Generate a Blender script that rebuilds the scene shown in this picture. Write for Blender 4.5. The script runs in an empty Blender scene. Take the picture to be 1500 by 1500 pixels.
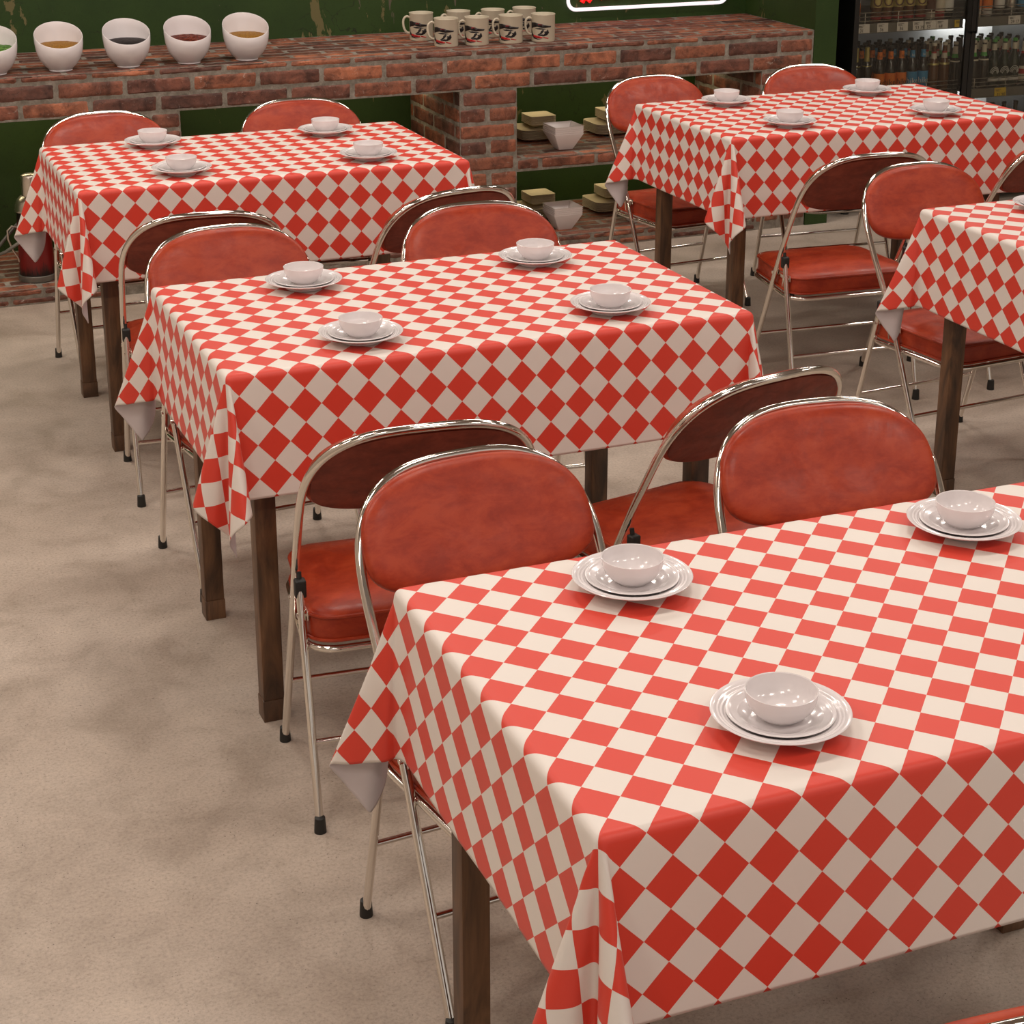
import bpy, bmesh, math, random
from mathutils import Vector, Matrix, noise
U = 0.031                       # one lattice unit of the cloth in metres
PI = math.pi
rnd = random.Random(7)
scene = bpy.context.scene
COL = scene.collection
FZ = 24.25                      # cloth top height in units

# ------------------------------------------------------------------ helpers
def V(*a): return Vector(a)
def obj(name, bm, mats, parent=None, smooth=True, loc=None):
    me = bpy.data.meshes.new(name)
    bmesh.ops.scale(bm, vec=(U, U, U), verts=bm.verts)
    bm.normal_update()
    bm.to_mesh(me); bm.free()
    if not isinstance(mats, (list, tuple)): mats = [mats]
    for m in mats: me.materials.append(m)
    if smooth:
        for p in me.polygons: p.use_smooth = True
        try: me.set_sharp_from_angle(angle=math.radians(38))
        except Exception: pass
    o = bpy.data.objects.new(name, me); COL.objects.link(o)
    if parent: o.parent = parent
    if loc: o.location = Vector(loc) * U
    return o
def tag(o, label=None, cat=None, group=None, kind=None):
    if label: o['label'] = label
    if cat: o['category'] = cat
    if group: o['group'] = group
    if kind: o['kind'] = kind
    return o
def empty(name, loc=(0, 0, 0), rz=0):
    o = bpy.data.objects.new(name, None); COL.objects.link(o)
    o.empty_display_size = .05
    o.location = Vector(loc) * U; o.rotation_euler = (0, 0, rz)
    return o
def copy_tree(o, parent=None):
    c = o.copy(); COL.objects.link(c)
    if parent: c.parent = parent
    for ch in list(o.children):
        copy_tree(ch, c)
    return c
def box(bm, x0, x1, y0, y1, z0, z1, bev=0, seg=2, mi=0):
    r = bmesh.ops.create_cube(bm, size=1)
    vs = r['verts']
    for v in vs:
        v.co = V((x0+x1)/2 + v.co.x*(x1-x0), (y0+y1)/2 + v.co.y*(y1-y0), (z0+z1)/2 + v.co.z*(z1-z0))
    fs = set(f for v in vs for f in v.link_faces)
    for f in fs: f.material_index = mi
    if bev:
        es = list(set(e for v in vs for e in v.link_edges))
        r = bmesh.ops.bevel(bm, geom=es, offset=bev, segments=seg, affect='EDGES', profile=.5)
        for f in r['faces']: f.material_index = mi
def tube(bm, pts, r, n=12, closed=False, cap=True, mi=0, rads=None):
    pts = [Vector(p) for p in pts]
    m = len(pts); rings = []
    def tan(i):
        a = pts[(i-1) % m] if (closed or i > 0) else pts[i]
        b = pts[(i+1) % m] if (closed or i < m-1) else pts[i]
        return (b-a).normalized()
    t = tan(0); nv = t.orthogonal().normalized()
    for i in range(m):
        t2 = tan(i)
        ax = t.cross(t2)
        if ax.length > 1e-8:
            nv = Matrix.Rotation(t.angle(t2), 3, ax.normalized()) @ nv
        t = t2
        b = t.cross(nv).normalized()
        rr = rads[i] if rads else r
        rings.append([bm.verts.new(pts[i] + (nv*math.cos(2*PI*k/n) + b*math.sin(2*PI*k/n))*rr) for k in range(n)])
    for i in range(m if closed else m-1):
        A, B = rings[i], rings[(i+1) % m]
        off = 0
        if closed and i == m-1:
            off = min(range(n), key=lambda o: (A[0].co-B[o].co).length)
        for k in range(n):
            f = bm.faces.new((A[k], A[(k+1) % n], B[(k+1+off) % n], B[(k+off) % n])); f.material_index = mi
    if cap and not closed:
        bm.faces.new(list(reversed(rings[0]))).material_index = mi
        bm.faces.new(rings[-1]).material_index = mi
def lathe(bm, prof, n=48, c=(0, 0, 0), mi=0):
    """profile list of (r, z); r=0 ends are closed to a point"""
    rings = []
    for r, z in prof:
        if r < 1e-6: rings.append([bm.verts.new((c[0], c[1], c[2]+z))])
        else: rings.append([bm.verts.new((c[0]+r*math.cos(2*PI*k/n), c[1]+r*math.sin(2*PI*k/n), c[2]+z)) for k in range(n)])
    for A, B in zip(rings, rings[1:]):
        for k in range(n):
            if len(A) == 1 and len(B) == 1: continue
            if len(A) == 1: f = bm.faces.new((A[0], B[(k+1) % n], B[k]))
            elif len(B) == 1: f = bm.faces.new((A[k], A[(k+1) % n], B[0]))
            else: f = bm.faces.new((A[k], A[(k+1) % n], B[(k+1) % n], B[k]))
            f.material_index = mi
def prism(bm, outline, z0, z1, mi=0, axis='z'):
    a = [bm.verts.new((x, y, z0)) for x, y in outline]; b = [bm.verts.new((x, y, z1)) for x, y in outline]
    n = len(a)
    bm.faces.new(list(reversed(a))).material_index = mi; bm.faces.new(b).material_index = mi
    for k in range(n): bm.faces.new((a[k], a[(k+1) % n], b[(k+1) % n], b[k])).material_index = mi
def rrect(w, h, r, n=6, cx=0, cy=0):
    out = []
    for sx, sy, a0 in ((1, 1, 0), (-1, 1, 90), (-1, -1, 180), (1, -1, 270)):
        for k in range(n+1):
            a = math.radians(a0 + 90*k/n)
            out.append((cx+sx*(w/2-r)+r*math.cos(a), cy+sy*(h/2-r)+r*math.sin(a)))
    return out

def sstep(a, b_, x):
    t = min(1, max(0, (x-a)/(b_-a))); return t*t*(3-2*t)

# ------------------------------------------------------------------ materials
MATS = {}
def newmat(name):
    m = bpy.data.materials.new(name); m.use_nodes = True; MATS[name] = m
    nt = m.node_tree; b = nt.nodes['Principled BSDF']
    return m, nt, b, nt.nodes, nt.links
def rgb(c): return (c[0], c[1], c[2], 1)
def plain(name, c, rough=.5, metal=0, spec=.5, coat=0, trans=0, emit=None, es=0, ior=None):
    m, nt, b, N, L = newmat(name)
    b.inputs['Base Color'].default_value = rgb(c); b.inputs['Roughness'].default_value = rough
    b.inputs['Metallic'].default_value = metal; b.inputs['Specular IOR Level'].default_value = spec
    b.inputs['Coat Weight'].default_value = coat; b.inputs['Transmission Weight'].default_value = trans
    if ior: b.inputs['IOR'].default_value = ior
    if emit: b.inputs['Emission Color'].default_value = rgb(emit); b.inputs['Emission Strength'].default_value = es
    return m
def ramp(N, L, src, stops, interp='LINEAR'):
    r = N.new('ShaderNodeValToRGB'); r.color_ramp.interpolation = interp
    e = r.color_ramp.elements
    while len(e) < len(stops): e.new(.5)
    for k, (p, c) in enumerate(stops):
        e[k].position = p; e[k].color = rgb(c) if len(c) == 3 else c
    L.new(src, r.inputs[0]); return r.outputs[0]
def noise_n(N, L, vec, scale, detail=6, rough=.55, dist=0):
    n = N.new('ShaderNodeTexNoise'); n.inputs['Scale'].default_value = scale; n.inputs['Detail'].default_value = detail
    n.inputs['Roughness'].default_value = rough; n.inputs['Distortion'].default_value = dist
    if vec: L.new(vec, n.inputs['Vector'])
    return n.outputs['Fac']
def mixc(N, L, fac, a, b, mode='MIX'):
    m = N.new('ShaderNodeMix'); m.data_type = 'RGBA'; m.blend_type = mode
    for s, v in ((m.inputs[0], fac), (m.inputs[6], a), (m.inputs[7], b)):
        if isinstance(v, (int, float)): s.default_value = v
        elif isinstance(v, tuple): s.default_value = rgb(v)
        else: L.new(v, s)
    return m.outputs[2]
def bump(N, L, b, h, strength=.3, dist=.002, prev=None):
    n = N.new('ShaderNodeBump'); n.inputs['Strength'].default_value = strength; n.inputs['Distance'].default_value = dist
    L.new(h, n.inputs['Height'])
    if prev: L.new(prev, n.inputs['Normal'])
    L.new(n.outputs[0], b.inputs['Normal']); return n.outputs[0]
def math_n(N, L, op, a, b=None):
    n = N.new('ShaderNodeMath'); n.operation = op
    for s, v in ((n.inputs[0], a), (n.inputs[1], b)):
        if v is None: continue
        if isinstance(v, (int, float)): s.default_value = v
        else: L.new(v, s)
    return n.outputs[0]
def tco(N, kind='Object'):
    return N.new('ShaderNodeTexCoord').outputs[kind]
def mapping(N, L, vec, sc):
    m = N.new('ShaderNodeMapping'); m.inputs['Scale'].default_value = sc; L.new(vec, m.inputs['Vector']); return m.outputs[0]

# checked cloth: UV = lattice coordinates
m_check, nt, b, N, L = newmat('checked_cloth')
uvn = N.new('ShaderNodeUVMap'); uvn.uv_map = 'UVMap'
sep = N.new('ShaderNodeSeparateXYZ'); L.new(uvn.outputs[0], sep.inputs[0])
s = math_n(N, L, 'ADD', math_n(N, L, 'FLOOR', sep.outputs[0]), math_n(N, L, 'FLOOR', sep.outputs[1]))
chk = math_n(N, L, 'MODULO', s, 2.0)
col = mixc(N, L, chk, (.755, .695, .635), (.66, .044, .022))
wv = noise_n(N, L, tco(N), 900, 2)
L.new(col, b.inputs['Base Color']); b.inputs['Roughness'].default_value = .48; b.inputs['Specular IOR Level'].default_value = .6
bump(N, L, b, wv, .08, .0004)
b.inputs['Sheen Weight'].default_value = .06; b.inputs['Sheen Roughness'].default_value = .4
m_clothback = plain('cloth_underside', (.62, .56, .56), .7, spec=.2)

# concrete floor
m_floor, nt, b, N, L = newmat('concrete')
o = tco(N)
n1 = noise_n(N, L, o, 1.3, 8, .6, .6); n2 = noise_n(N, L, o, 6, 10, .68, .4); n3 = noise_n(N, L, o, 150, 8, .8)
c1 = ramp(N, L, n1, [(.3, (.40, .325, .262)), (.5, (.455, .38, .312)), (.72, (.52, .445, .375))])
c2 = ramp(N, L, n2, [(.32, (.72, .70, .67)), (.52, (.98, .98, .98)), (.75, (1.15, 1.15, 1.14))])
c = mixc(N, L, .8, c1, c2, 'MULTIPLY')
c3 = ramp(N, L, n3, [(.32, (.50, .47, .43)), (.47, (.98, .98, .98)), (.66, (1.25, 1.24, 1.22))])
c = mixc(N, L, .8, c, c3, 'MULTIPLY')
v = N.new('ShaderNodeTexVoronoi'); v.inputs['Scale'].default_value = 95; L.new(o, v.inputs['Vector'])
pit = ramp(N, L, v.outputs['Distance'], [(.06, (1, 1, 1)), (.14, (0, 0, 0))])
gate = ramp(N, L, noise_n(N, L, o, 14, 4, .6), [(.5, (0, 0, 0)), (.6, (1, 1, 1))])
pm = mixc(N, L, 1.0, pit, gate, 'MULTIPLY')
c = mixc(N, L, pm, c, (.07, .052, .038))
fl = ramp(N, L, noise_n(N, L, mapping(N, L, o, (1, .5, 1)), 34, 9, .78, 1.2), [(.66, (0, 0, 0)), (.76, (1, 1, 1))])
c = mixc(N, L, math_n(N, L, 'MULTIPLY', fl, .45), c, (.52, .44, .38))
L.new(c, b.inputs['Base Color'])
rr = ramp(N, L, n2, [(.3, (.36, .36, .36)), (.7, (.60, .60, .60))]); L.new(rr, b.inputs['Roughness'])
b.inputs['Specular IOR Level'].default_value = .42
h = mixc(N, L, .5, n3, n2); bump(N, L, b, h, .35, .004)

# green peeling wall
m_green, nt, b, N, L = newmat('peeling_green_paint')
o = tco(N)
warp = noise_n(N, L, o, 5, 6, .6)
e = noise_n(N, L, mapping(N, L, o, (1, 1, .38)), 6.5, 6, .66, .25)
patch = ramp(N, L, e, [(.625, (0, 0, 0)), (.635, (1, 1, 1))])
e2 = noise_n(N, L, mapping(N, L, o, (1, 1, .28)), 14, 4, .6, .3)
streak = ramp(N, L, e2, [(.655, (0, 0, 0)), (.665, (1, 1, 1))])
base = ramp(N, L, warp, [(.3, (.017, .040, .006)), (.7, (.027, .058, .009))])
vo = N.new('ShaderNodeTexVoronoi'); vo.feature = 'DISTANCE_TO_EDGE'; vo.inputs['Scale'].default_value = 9
mixv = N.new('ShaderNodeMix'); mixv.data_type = 'VECTOR'; mixv.inputs[0].default_value = .12
nn = N.new('ShaderNodeTexNoise'); nn.inputs['Scale'].default_value = 12; nn.inputs['Detail'].default_value = 5; L.new(o, nn.inputs['Vector'])
L.new(o, mixv.inputs[4]); L.new(nn.outputs['Color'], mixv.inputs[5]); L.new(mixv.outputs[1], vo.inputs['Vector'])
crk = ramp(N, L, vo.outputs['Distance'], [(.004, (1, 1, 1)), (.011, (0, 0, 0))])
cg = ramp(N, L, noise_n(N, L, o, 3.3, 3, .5), [(.52, (0, 0, 0)), (.6, (1, 1, 1))])
crk = mixc(N, L, 1.0, crk, cg, 'MULTIPLY')
spk = ramp(N, L, noise_n(N, L, o, 130, 4, .7), [(.30, (.35, .35, .35)), (.42, (1, 1, 1))])
c = mixc(N, L, .7, base, spk, 'MULTIPLY')
c = mixc(N, L, crk, c, (.012, .018, .006))
c = mixc(N, L, patch, c, (.135, .115, .045))
c = mixc(N, L, streak, c, (.10, .085, .055))
L.new(c, b.inputs['Base Color']); b.inputs['Roughness'].default_value = .55; b.inputs['Specular IOR Level'].default_value = .35
hh = mixc(N, L, .5, patch, streak); bump(N, L, b, hh, -.25, .003)

# bricks: per brick colour from the 'brick' colour attribute
m_brick, nt, b, N, L = newmat('old_brick')
at = N.new('ShaderNodeAttribute'); at.attribute_name = 'brick'
o = tco(N)
sp = N.new('ShaderNodeSeparateColor'); L.new(at.outputs['Color'], sp.inputs[0])
off = N.new('ShaderNodeVectorMath'); off.operation = 'ADD'; L.new(o, off.inputs[0])
ofs = N.new('ShaderNodeVectorMath'); ofs.operation = 'SCALE'; ofs.inputs['Scale'].default_value = 3.0; L.new(at.outputs['Color'], ofs.inputs[0]); L.new(ofs.outputs[0], off.inputs[1])
ov = off.outputs[0]
bc = ramp(N, L, sp.outputs[0], [(0, (.095, .040, .028)), (.25, (.155, .056, .036)), (.5, (.205, .072, .042)), (.75, (.26, .088, .046)), (1, (.34, .120, .062))])
v1 = ramp(N, L, noise_n(N, L, ov, 14, 6, .65, .5), [(.36, (.34, .31, .29)), (.5, (.95, .95, .95)), (.64, (1.55, 1.50, 1.42))])
c = mixc(N, L, .9, bc, v1, 'MULTIPLY')
blk = ramp(N, L, noise_n(N, L, ov, 9, 7, .7, .4), [(.60, (0, 0, 0)), (.70, (1, 1, 1))])
c = mixc(N, L, math_n(N, L, 'MULTIPLY', blk, .75), c, (.035, .022, .018))
sc_ = ramp(N, L, noise_n(N, L, ov, 42, 8, .78, 1.0), [(.60, (0, 0, 0)), (.68, (1, 1, 1))])
wf = math_n(N, L, 'MULTIPLY', sc_, math_n(N, L, 'ADD', math_n(N, L, 'MULTIPLY', sp.outputs[1], .7), .4))
c = mixc(N, L, wf, c, (.50, .42, .36))
pits = ramp(N, L, noise_n(N, L, ov, 150, 4, .7), [(.30, (.25, .22, .2)), (.42, (1, 1, 1))])
c = mixc(N, L, .8, c, pits, 'MULTIPLY')
L.new(c, b.inputs['Base Color']); b.inputs['Roughness'].default_value = .62; b.inputs['Specular IOR Level'].default_value = .5
bump(N, L, b, noise_n(N, L, ov, 70, 8, .75), .7, .003)
m_mortar, nt, b, N, L = newmat('mortar')
o = tco(N)
c = ramp(N, L, noise_n(N, L, o, 26, 8, .7), [(.3, (.13, .11, .085)), (.5, (.24, .21, .17)), (.72, (.40, .36, .31))])
L.new(c, b.inputs['Base Color']); b.inputs['Roughness'].default_value = .9
bump(N, L, b, noise_n(N, L, o, 90, 7, .75), .8, .003)

# worn red vinyl
def vinyl(name, dark, mid, light, r0=.30, r1=.48):
    m, nt, b, N, L = newmat(name)
    o = tco(N)
    oi = N.new('ShaderNodeObjectInfo')
    ad = N.new('ShaderNodeVectorMath'); ad.operation = 'ADD'; L.new(o, ad.inputs[0]); L.new(oi.outputs['Location'], ad.inputs[1])
    n1 = noise_n(N, L, mapping(N, L, ad.outputs[0], (.7, 1, 1.4)), 20, 9, .74, .3)
    c = ramp(N, L, n1, [(.38, dark), (.5, mid), (.60, light)])
    L.new(c, b.inputs['Base Color'])
    n2 = noise_n(N, L, ad.outputs[0], 11, 10, .72, .6)
    rr = ramp(N, L, n2, [(.40, (r0,)*3), (.58, (r1,)*3)]); L.new(rr, b.inputs['Roughness'])
    b.inputs['Specular IOR Level'].default_value = .32
    bump(N, L, b, noise_n(N, L, ad.outputs[0], 60, 5, .6), .06, .001)
    return m
m_vinyl = vinyl('red_vinyl', (.27, .026, .009), (.34, .037, .012), (.39, .050, .016))
m_vinylback = vinyl('dark_red_back', (.13, .026, .014), (.18, .034, .018), (.22, .045, .024), .45, .6)
m_chrome = plain('chrome', (.80, .76, .70), .10, 1)
m_rubber = plain('black_rubber', (.012, .011, .009), .55)
m_porc = plain('white_porcelain', (.76, .71, .71), .16, spec=.5, coat=.2)
m_rice = plain('glazed_white', (.74, .66, .63), .22)
m_beige = plain('beige_ceramic', (.64, .54, .38), .35)
m_black = plain('black_enamel', (.008, .008, .007), .35)
m_steel = plain('grey_steel', (.20, .19, .165), .38, .6)
m_wire = plain('wire_metal', (.72, .67, .60), .25, .9)
m_inner = plain('fridge_liner', (.33, .33, .34), .45)
m_tagw = plain('paper_tag', (.78, .72, .66), .6)
m_tagy = plain('yellow_tag', (.75, .50, .03), .6)
m_ink = plain('ink', (.02, .016, .014), .6)
m_tin = plain('brushed_tin', (.72, .66, .58), .28, 1)
m_neonw = plain('white_neon_tube', (.85, .8, .82), .3, emit=(1, .90, .95), es=.75)
m_neonr = plain('red_neon', (.8, .01, .01), .4, emit=(1, .004, .006), es=1.0)
m_enamel = plain('cream_enamel', (.62, .55, .42), .38)
m_printk = plain('black_print', (.014, .010, .010), .5)
m_printr = plain('red_print', (.42, .012, .012), .5)
m_ceil = plain('ceiling_paint', (.30, .27, .24), .9)
m_plainwall = plain('beige_wall', (.48, .42, .36), .8)
# thermos: red with black drips at the foot and shoulder
m_thermos, nt, b, N, L = newmat('smoky_red_lacquer')
o = tco(N); sz = N.new('ShaderNodeSeparateXYZ'); L.new(o, sz.inputs[0])
st = noise_n(N, L, mapping(N, L, o, (60, 60, 6)), 1.6, 6, .7)
hz = math_n(N, L, 'ADD', math_n(N, L, 'MULTIPLY', math_n(N, L, 'ABSOLUTE', math_n(N, L, 'SUBTRACT', sz.outputs[2], .125)), 6.5), math_n(N, L, 'MULTIPLY', st, .75))
dk = ramp(N, L, hz, [(.80, (0, 0, 0)), (1.0, (1, 1, 1))])
c = mixc(N, L, dk, (.16, .004, .004), (.006, .002, .002))
L.new(c, b.inputs['Base Color']); b.inputs['Roughness'].default_value = .3
# dark stained wood
m_wood, nt, b, N, L = newmat('dark_stained_wood')
o = tco(N)
oi = N.new('ShaderNodeObjectInfo'); ad = N.new('ShaderNodeVectorMath'); ad.operation = 'ADD'; L.new(o, ad.inputs[0]); L.new(oi.outputs['Location'], ad.inputs[1])
g1 = noise_n(N, L, mapping(N, L, ad.outputs[0], (6, 6, 1.2)), 3.2, 7, .6, 1.3)
g2 = noise_n(N, L, mapping(N, L, ad.outputs[0], (40, 40, 2.5)), 3, 5, .6, .4)
c = ramp(N, L, g1, [(.30, (.035, .019, .010)), (.45, (.085, .042, .020)), (.58, (.15, .072, .032)), (.75, (.24, .12, .055))])
c = mixc(N, L, .5, c, ramp(N, L, g2, [(.3, (.6, .6, .6)), (.7, (1.2, 1.2, 1.2))]), 'MULTIPLY')
L.new(c, b.inputs['Base Color']); b.inputs['Roughness'].default_value = .45
bump(N, L, b, g2, .2, .001)
def speckle(name, c0, c1, c2, sc=260, rough=.35):
    m, nt, b, N, L = newmat(name); o = tco(N)
    c = ramp(N, L, noise_n(N, L, o, sc, 5, .75), [(.36, c0), (.5, c1), (.62, c2)])
    L.new(c, b.inputs['Base Color']); b.inputs['Roughness'].default_value = max(rough, .45); b.inputs['Specular IOR Level'].default_value = .12
    bump(N, L, b, noise_n(N, L, o, sc, 4, .7), .4, .001); return m
m_mustard = speckle('mustard_sauce', (.10, .040, .002), (.25, .105, .004), (.38, .19, .015))
m_blacksauce = speckle('black_sauce', (.003, .0005, .0005), (.005, .001, .001), (.010, .002, .001), 60, .12)
m_chilli = speckle('chilli_sauce', (.02, .001, .001), (.07, .004, .002), (.34, .06, .012), 160, .25)
m_herb = speckle('green_herbs', (.01, .035, .004), (.04, .13, .01), (.16, .33, .04), 120, .4)
# ------------------------------------------------------------------ the room
def slab(name, x0, x1, y0, y1, z0, z1, m, kind='structure'):
    bm = bmesh.new(); box(bm, x0, x1, y0, y1, z0, z1)
    o = obj(name, bm, m, smooth=False); return tag(o, kind=kind)
RX0, RX1, RY0, RY1, RZ = -70, 185, -110, 156.6, 92
slab('floor', RX0-2, RX1+2, RY0-2, 175, -1, 0, m_floor)
slab('wall_back', RX0-2, 103.3, RY1, RY1+3, 0, RZ, m_green)
slab('wall_right', 103.3, 106.7, 138.2, 175, 0, RZ, m_green)
slab('wall_left', RX0-3, RX0, RY0-2, RY1+3, 0, RZ, m_plainwall)
slab('wall_far_right', RX1, RX1+3, RY0-2, 175, 0, RZ, m_plainwall)
slab('wall_behind_fridge', 106.7, RX1, 172, 175, 0, RZ, m_plainwall)
slab('ceiling', RX0-3, RX1+3, RY0-2, 175, RZ, RZ+2, m_ceil)

# ------------------------------------------------------------------ brick counter
def brick_face(bm, O, ud, vd, nd, W, rows, pitch=7.65, joint=.20, shift=0.0, proud=.10, first=None):
    """thin irregular brick fronts laid over a mortar core; rows=[(v0,v1),...] from the origin"""
    lay = bm.loops.layers.float_color.get('brick') or bm.loops.layers.float_color.new('brick')
    O, ud, vd, nd = Vector(O), Vector(ud), Vector(vd), Vector(nd)
    for ri, (v0, v1) in enumerate(rows):
        sh = shift + (pitch*.5 if ri % 2 else 0) + rnd.uniform(-.3, .3)
        a = -((sh) % pitch)
        while a < W:
            L0 = max(a, 0) + (joint/2 if a > 0 else .03); L1 = min(a+pitch, W) - (joint/2 if a+pitch < W else .03)
            if L1-L0 > .5:
                h = v1-v0
                nu = max(3, int((L1-L0)/.32)); nv = max(3, int(h/.28))
                c = (rnd.random(), rnd.random(), rnd.random(), 1)
                tilt = rnd.uniform(-.04, .04); jit = rnd.uniform(-.02, .03)
                seed = Vector((rnd.random()*50, rnd.random()*50, rnd.random()*50))
                G = []
                for j in range(nv+1):
                    row = []
                    for i in range(nu+1):
                        s, t = i/nu, j/nv
                        p = Vector((L0+(L1-L0)*s, v0+h*t, 0))
                        eu = min(s, 1-s)*(L1-L0); ev = min(t, 1-t)*h
                        e = min(eu, ev)
                        nz = noise.noise(seed+Vector((p.x*1.3, p.y*1.3, 0)))
                        nz2 = noise.noise(seed+Vector((p.x*3.7, p.y*3.7, 7)))
                        if e < 1e-6:
                            d = -.10
                            k = .16*noise.noise(seed+Vector((p.x*.8, p.y*.8, 3)))+.09*nz2
                            if eu < 1e-6 and 0 < L0 and L1 < W: p.x += (-1 if s < .5 else 1)*(k-.03)
                            if ev < 1e-6: p.y += (-1 if t < .5 else 1)*(k-.03)
                            if eu < 1e-6 and ev < 1e-6:
                                p.x += (.14 if s < .5 else -.14); p.y += (.12 if t < .5 else -.12)
                        else:
                            d = proud*min(1, (e/.22))**.5 + .05*nz + .035*nz2 + jit + tilt*(s-.5)
                        row.append(bm.verts.new(O+ud*p.x+vd*p.y+nd*d))
                    G.append(row)
                for j in range(nv):
                    for i in range(nu):
                        f = bm.faces.new((G[j][i], G[j][i+1], G[j+1][i+1], G[j+1][i]))
                        if f.normal.dot(nd) < 0 if f.normal.length else False: f.normal_flip()
                        f.smooth = True; f.material_index = 0
                        for l in f.loops: l[lay] = c
            a += pitch
def flip_to(bm, nd):
    pass
YF, YB = 138.2, 156.55
X0c, X1c = -13.0, 103.25
counter = empty('brick_counter', (45, 147, 0))
tag(counter, 'long red brick counter built against the green wall, open bays below', 'counter')
cl = Vector((45, 147, 0))
def cpart(name, boxes, faces):
    bm = bmesh.new(); bm.loops.layers.float_color.new('brick')
    for (x0, x1, y0, y1, z0, z1) in boxes: box(bm, x0, x1, y0, y1, z0, z1, mi=1)
    for f in faces: brick_face(bm, *f[:6], **(f[6] if len(f) > 6 else {}))
    bmesh.ops.translate(bm, vec=-cl, verts=bm.verts)
    return obj(name, bm, [m_brick, m_mortar], counter)
X, Y_, Z = (1, 0, 0), (0, 1, 0), (0, 0, 1)
topr = [(v, v+1.78) for v in [k*2.02 for k in range(9)]]
cpart('countertop', [(X0c, X1c, YF+.08, YB, 20.98, 25.88)],
      [((X0c, YF+.08, 20.95), X, Z, (0, -1, 0), X1c-X0c, [(.08, 1.98), (2.12, 4.0), (4.14, 4.98)]),
       ((X0c, YF+.02, 25.87), X, Y_, Z, X1c-X0c, topr, dict(shift=2.2, proud=.07))])
prow = [(.0+k*2.0, 1.86+k*2.0) for k in range(10)]
def pillar(x0, x1):
    zt = 20.98
    cpart('pillar', [(x0+.08, x1-.08, YF+.10, YB, 0, zt)],
          [((x0, YF+.09, .98), X, Z, (0, -1, 0), x1-x0, prow, dict(shift=rnd.choice([0, 3.8]), joint=.3)),
           ((x0+.08, YF+.02, .98), Y_, Z, (-1, 0, 0), YB-YF, prow, dict(shift=2.0)),
           ((x1-.08, YF+.02, .98), Y_, Z, (1, 0, 0), YB-YF, prow, dict(shift=4.0))])
for a, b_ in ((12.55, 20.15), (54.1, 61.7), (95.7, 103.25)): pillar(a, b_)
bt = [(v, v+1.75) for v in [k*2.0 for k in range(9)]]
def ledge(name, x0, x1, z0, z1, rows):
    cpart(name, [(x0, x1, YF+.12, YB, z0, z1-.07)],
          [((x0, YF+.12, z0), X, Z, (0, -1, 0), x1-x0, rows, dict(shift=rnd.uniform(0, 7))),
           ((x0, YF+.06, z1-.07), X, Y_, Z, x1-x0, bt, dict(shift=rnd.uniform(0, 7), proud=.06))])
base_rows = [(.04, .88), (1.02, 1.86)]
ledge('base_ledge', X0c, 12.6, 0, 1.95, base_rows); ledge('base_ledge', 20.1, 54.2, 0, 1.95, base_rows); ledge('base_ledge', 61.6, 95.8, 0, 1.95, base_rows)
ledge('shelf', 61.6, 95.8, 10.55, 12.3, [(.14, 1.62)])

# ------------------------------------------------------------------ tables and cloths
# draped cloth: flat top, rounded edges, straight sides, and conical folds at the four corners
CX, CY = 16.87, -9.73
HX, HY, DROP, RB = 17.70, 10.70, 7.98, .42          # outer half sizes, hem drop, edge radius
# corner folds: horizontal lean of the cloth against the angle in the sheet (90 = left/right side, 0 = front/back side)
FOLD_NEAR = [(90, 0, 0), (80, .15, -.09), (74, .25, -.11), (68, .255, -.03), (60, .14, .03), (51, .02, 0), (45, .01, .06), (38, .07, .14), (31, .075, .26), (24, .01, .34), (17, -.055, .28), (9, -.06, .13), (0, 0, 0)]
FOLD_FLARE = [(90, 0, 0), (83, .10, -.03), (75, .18, .02), (67, .26, .08), (60, .325, .16), (53, .235, .145), (45, .115, .06), (38, .03, .12), (28, -.02, .28), (20, -.08, .36), (12, -.06, .22), (0, 0, 0)]
def fold(tab, phi):
    tb = sorted(tab); k = 0
    while k < len(tb)-2 and phi > tb[k+1][0]: k += 1
    p0 = tb[max(k-1, 0)]; p1 = tb[k]; p2 = tb[k+1]; p3 = tb[min(k+2, len(tb)-1)]
    t = min(1, max(0, (phi-p1[0])/(p2[0]-p1[0]))); dx = p2[0]-p1[0]; out = []
    for c in (1, 2):
        m1 = (p2[c]-p0[c])/(p2[0]-p0[0])*dx if p2[0] != p0[0] else 0
        m2 = (p3[c]-p1[c])/(p3[0]-p1[0])*dx if p3[0] != p1[0] else 0
        t2, t3 = t*t, t*t*t
        out.append((2*t3-3*t2+1)*p1[c]+(t3-2*t2+t)*m1+(-2*t3+3*t2)*p2[c]+(t3-t2)*m2)
    return out
def hv(s_):
    """horizontal run and drop after s_ of cloth past the start of the rounded edge"""
    if s_ <= 0: return s_, 0
    if s_ < RB*PI/2: a = s_/RB; return RB*math.sin(a), RB*(1-math.cos(a))
    return RB, RB+(s_-RB*PI/2)
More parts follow.
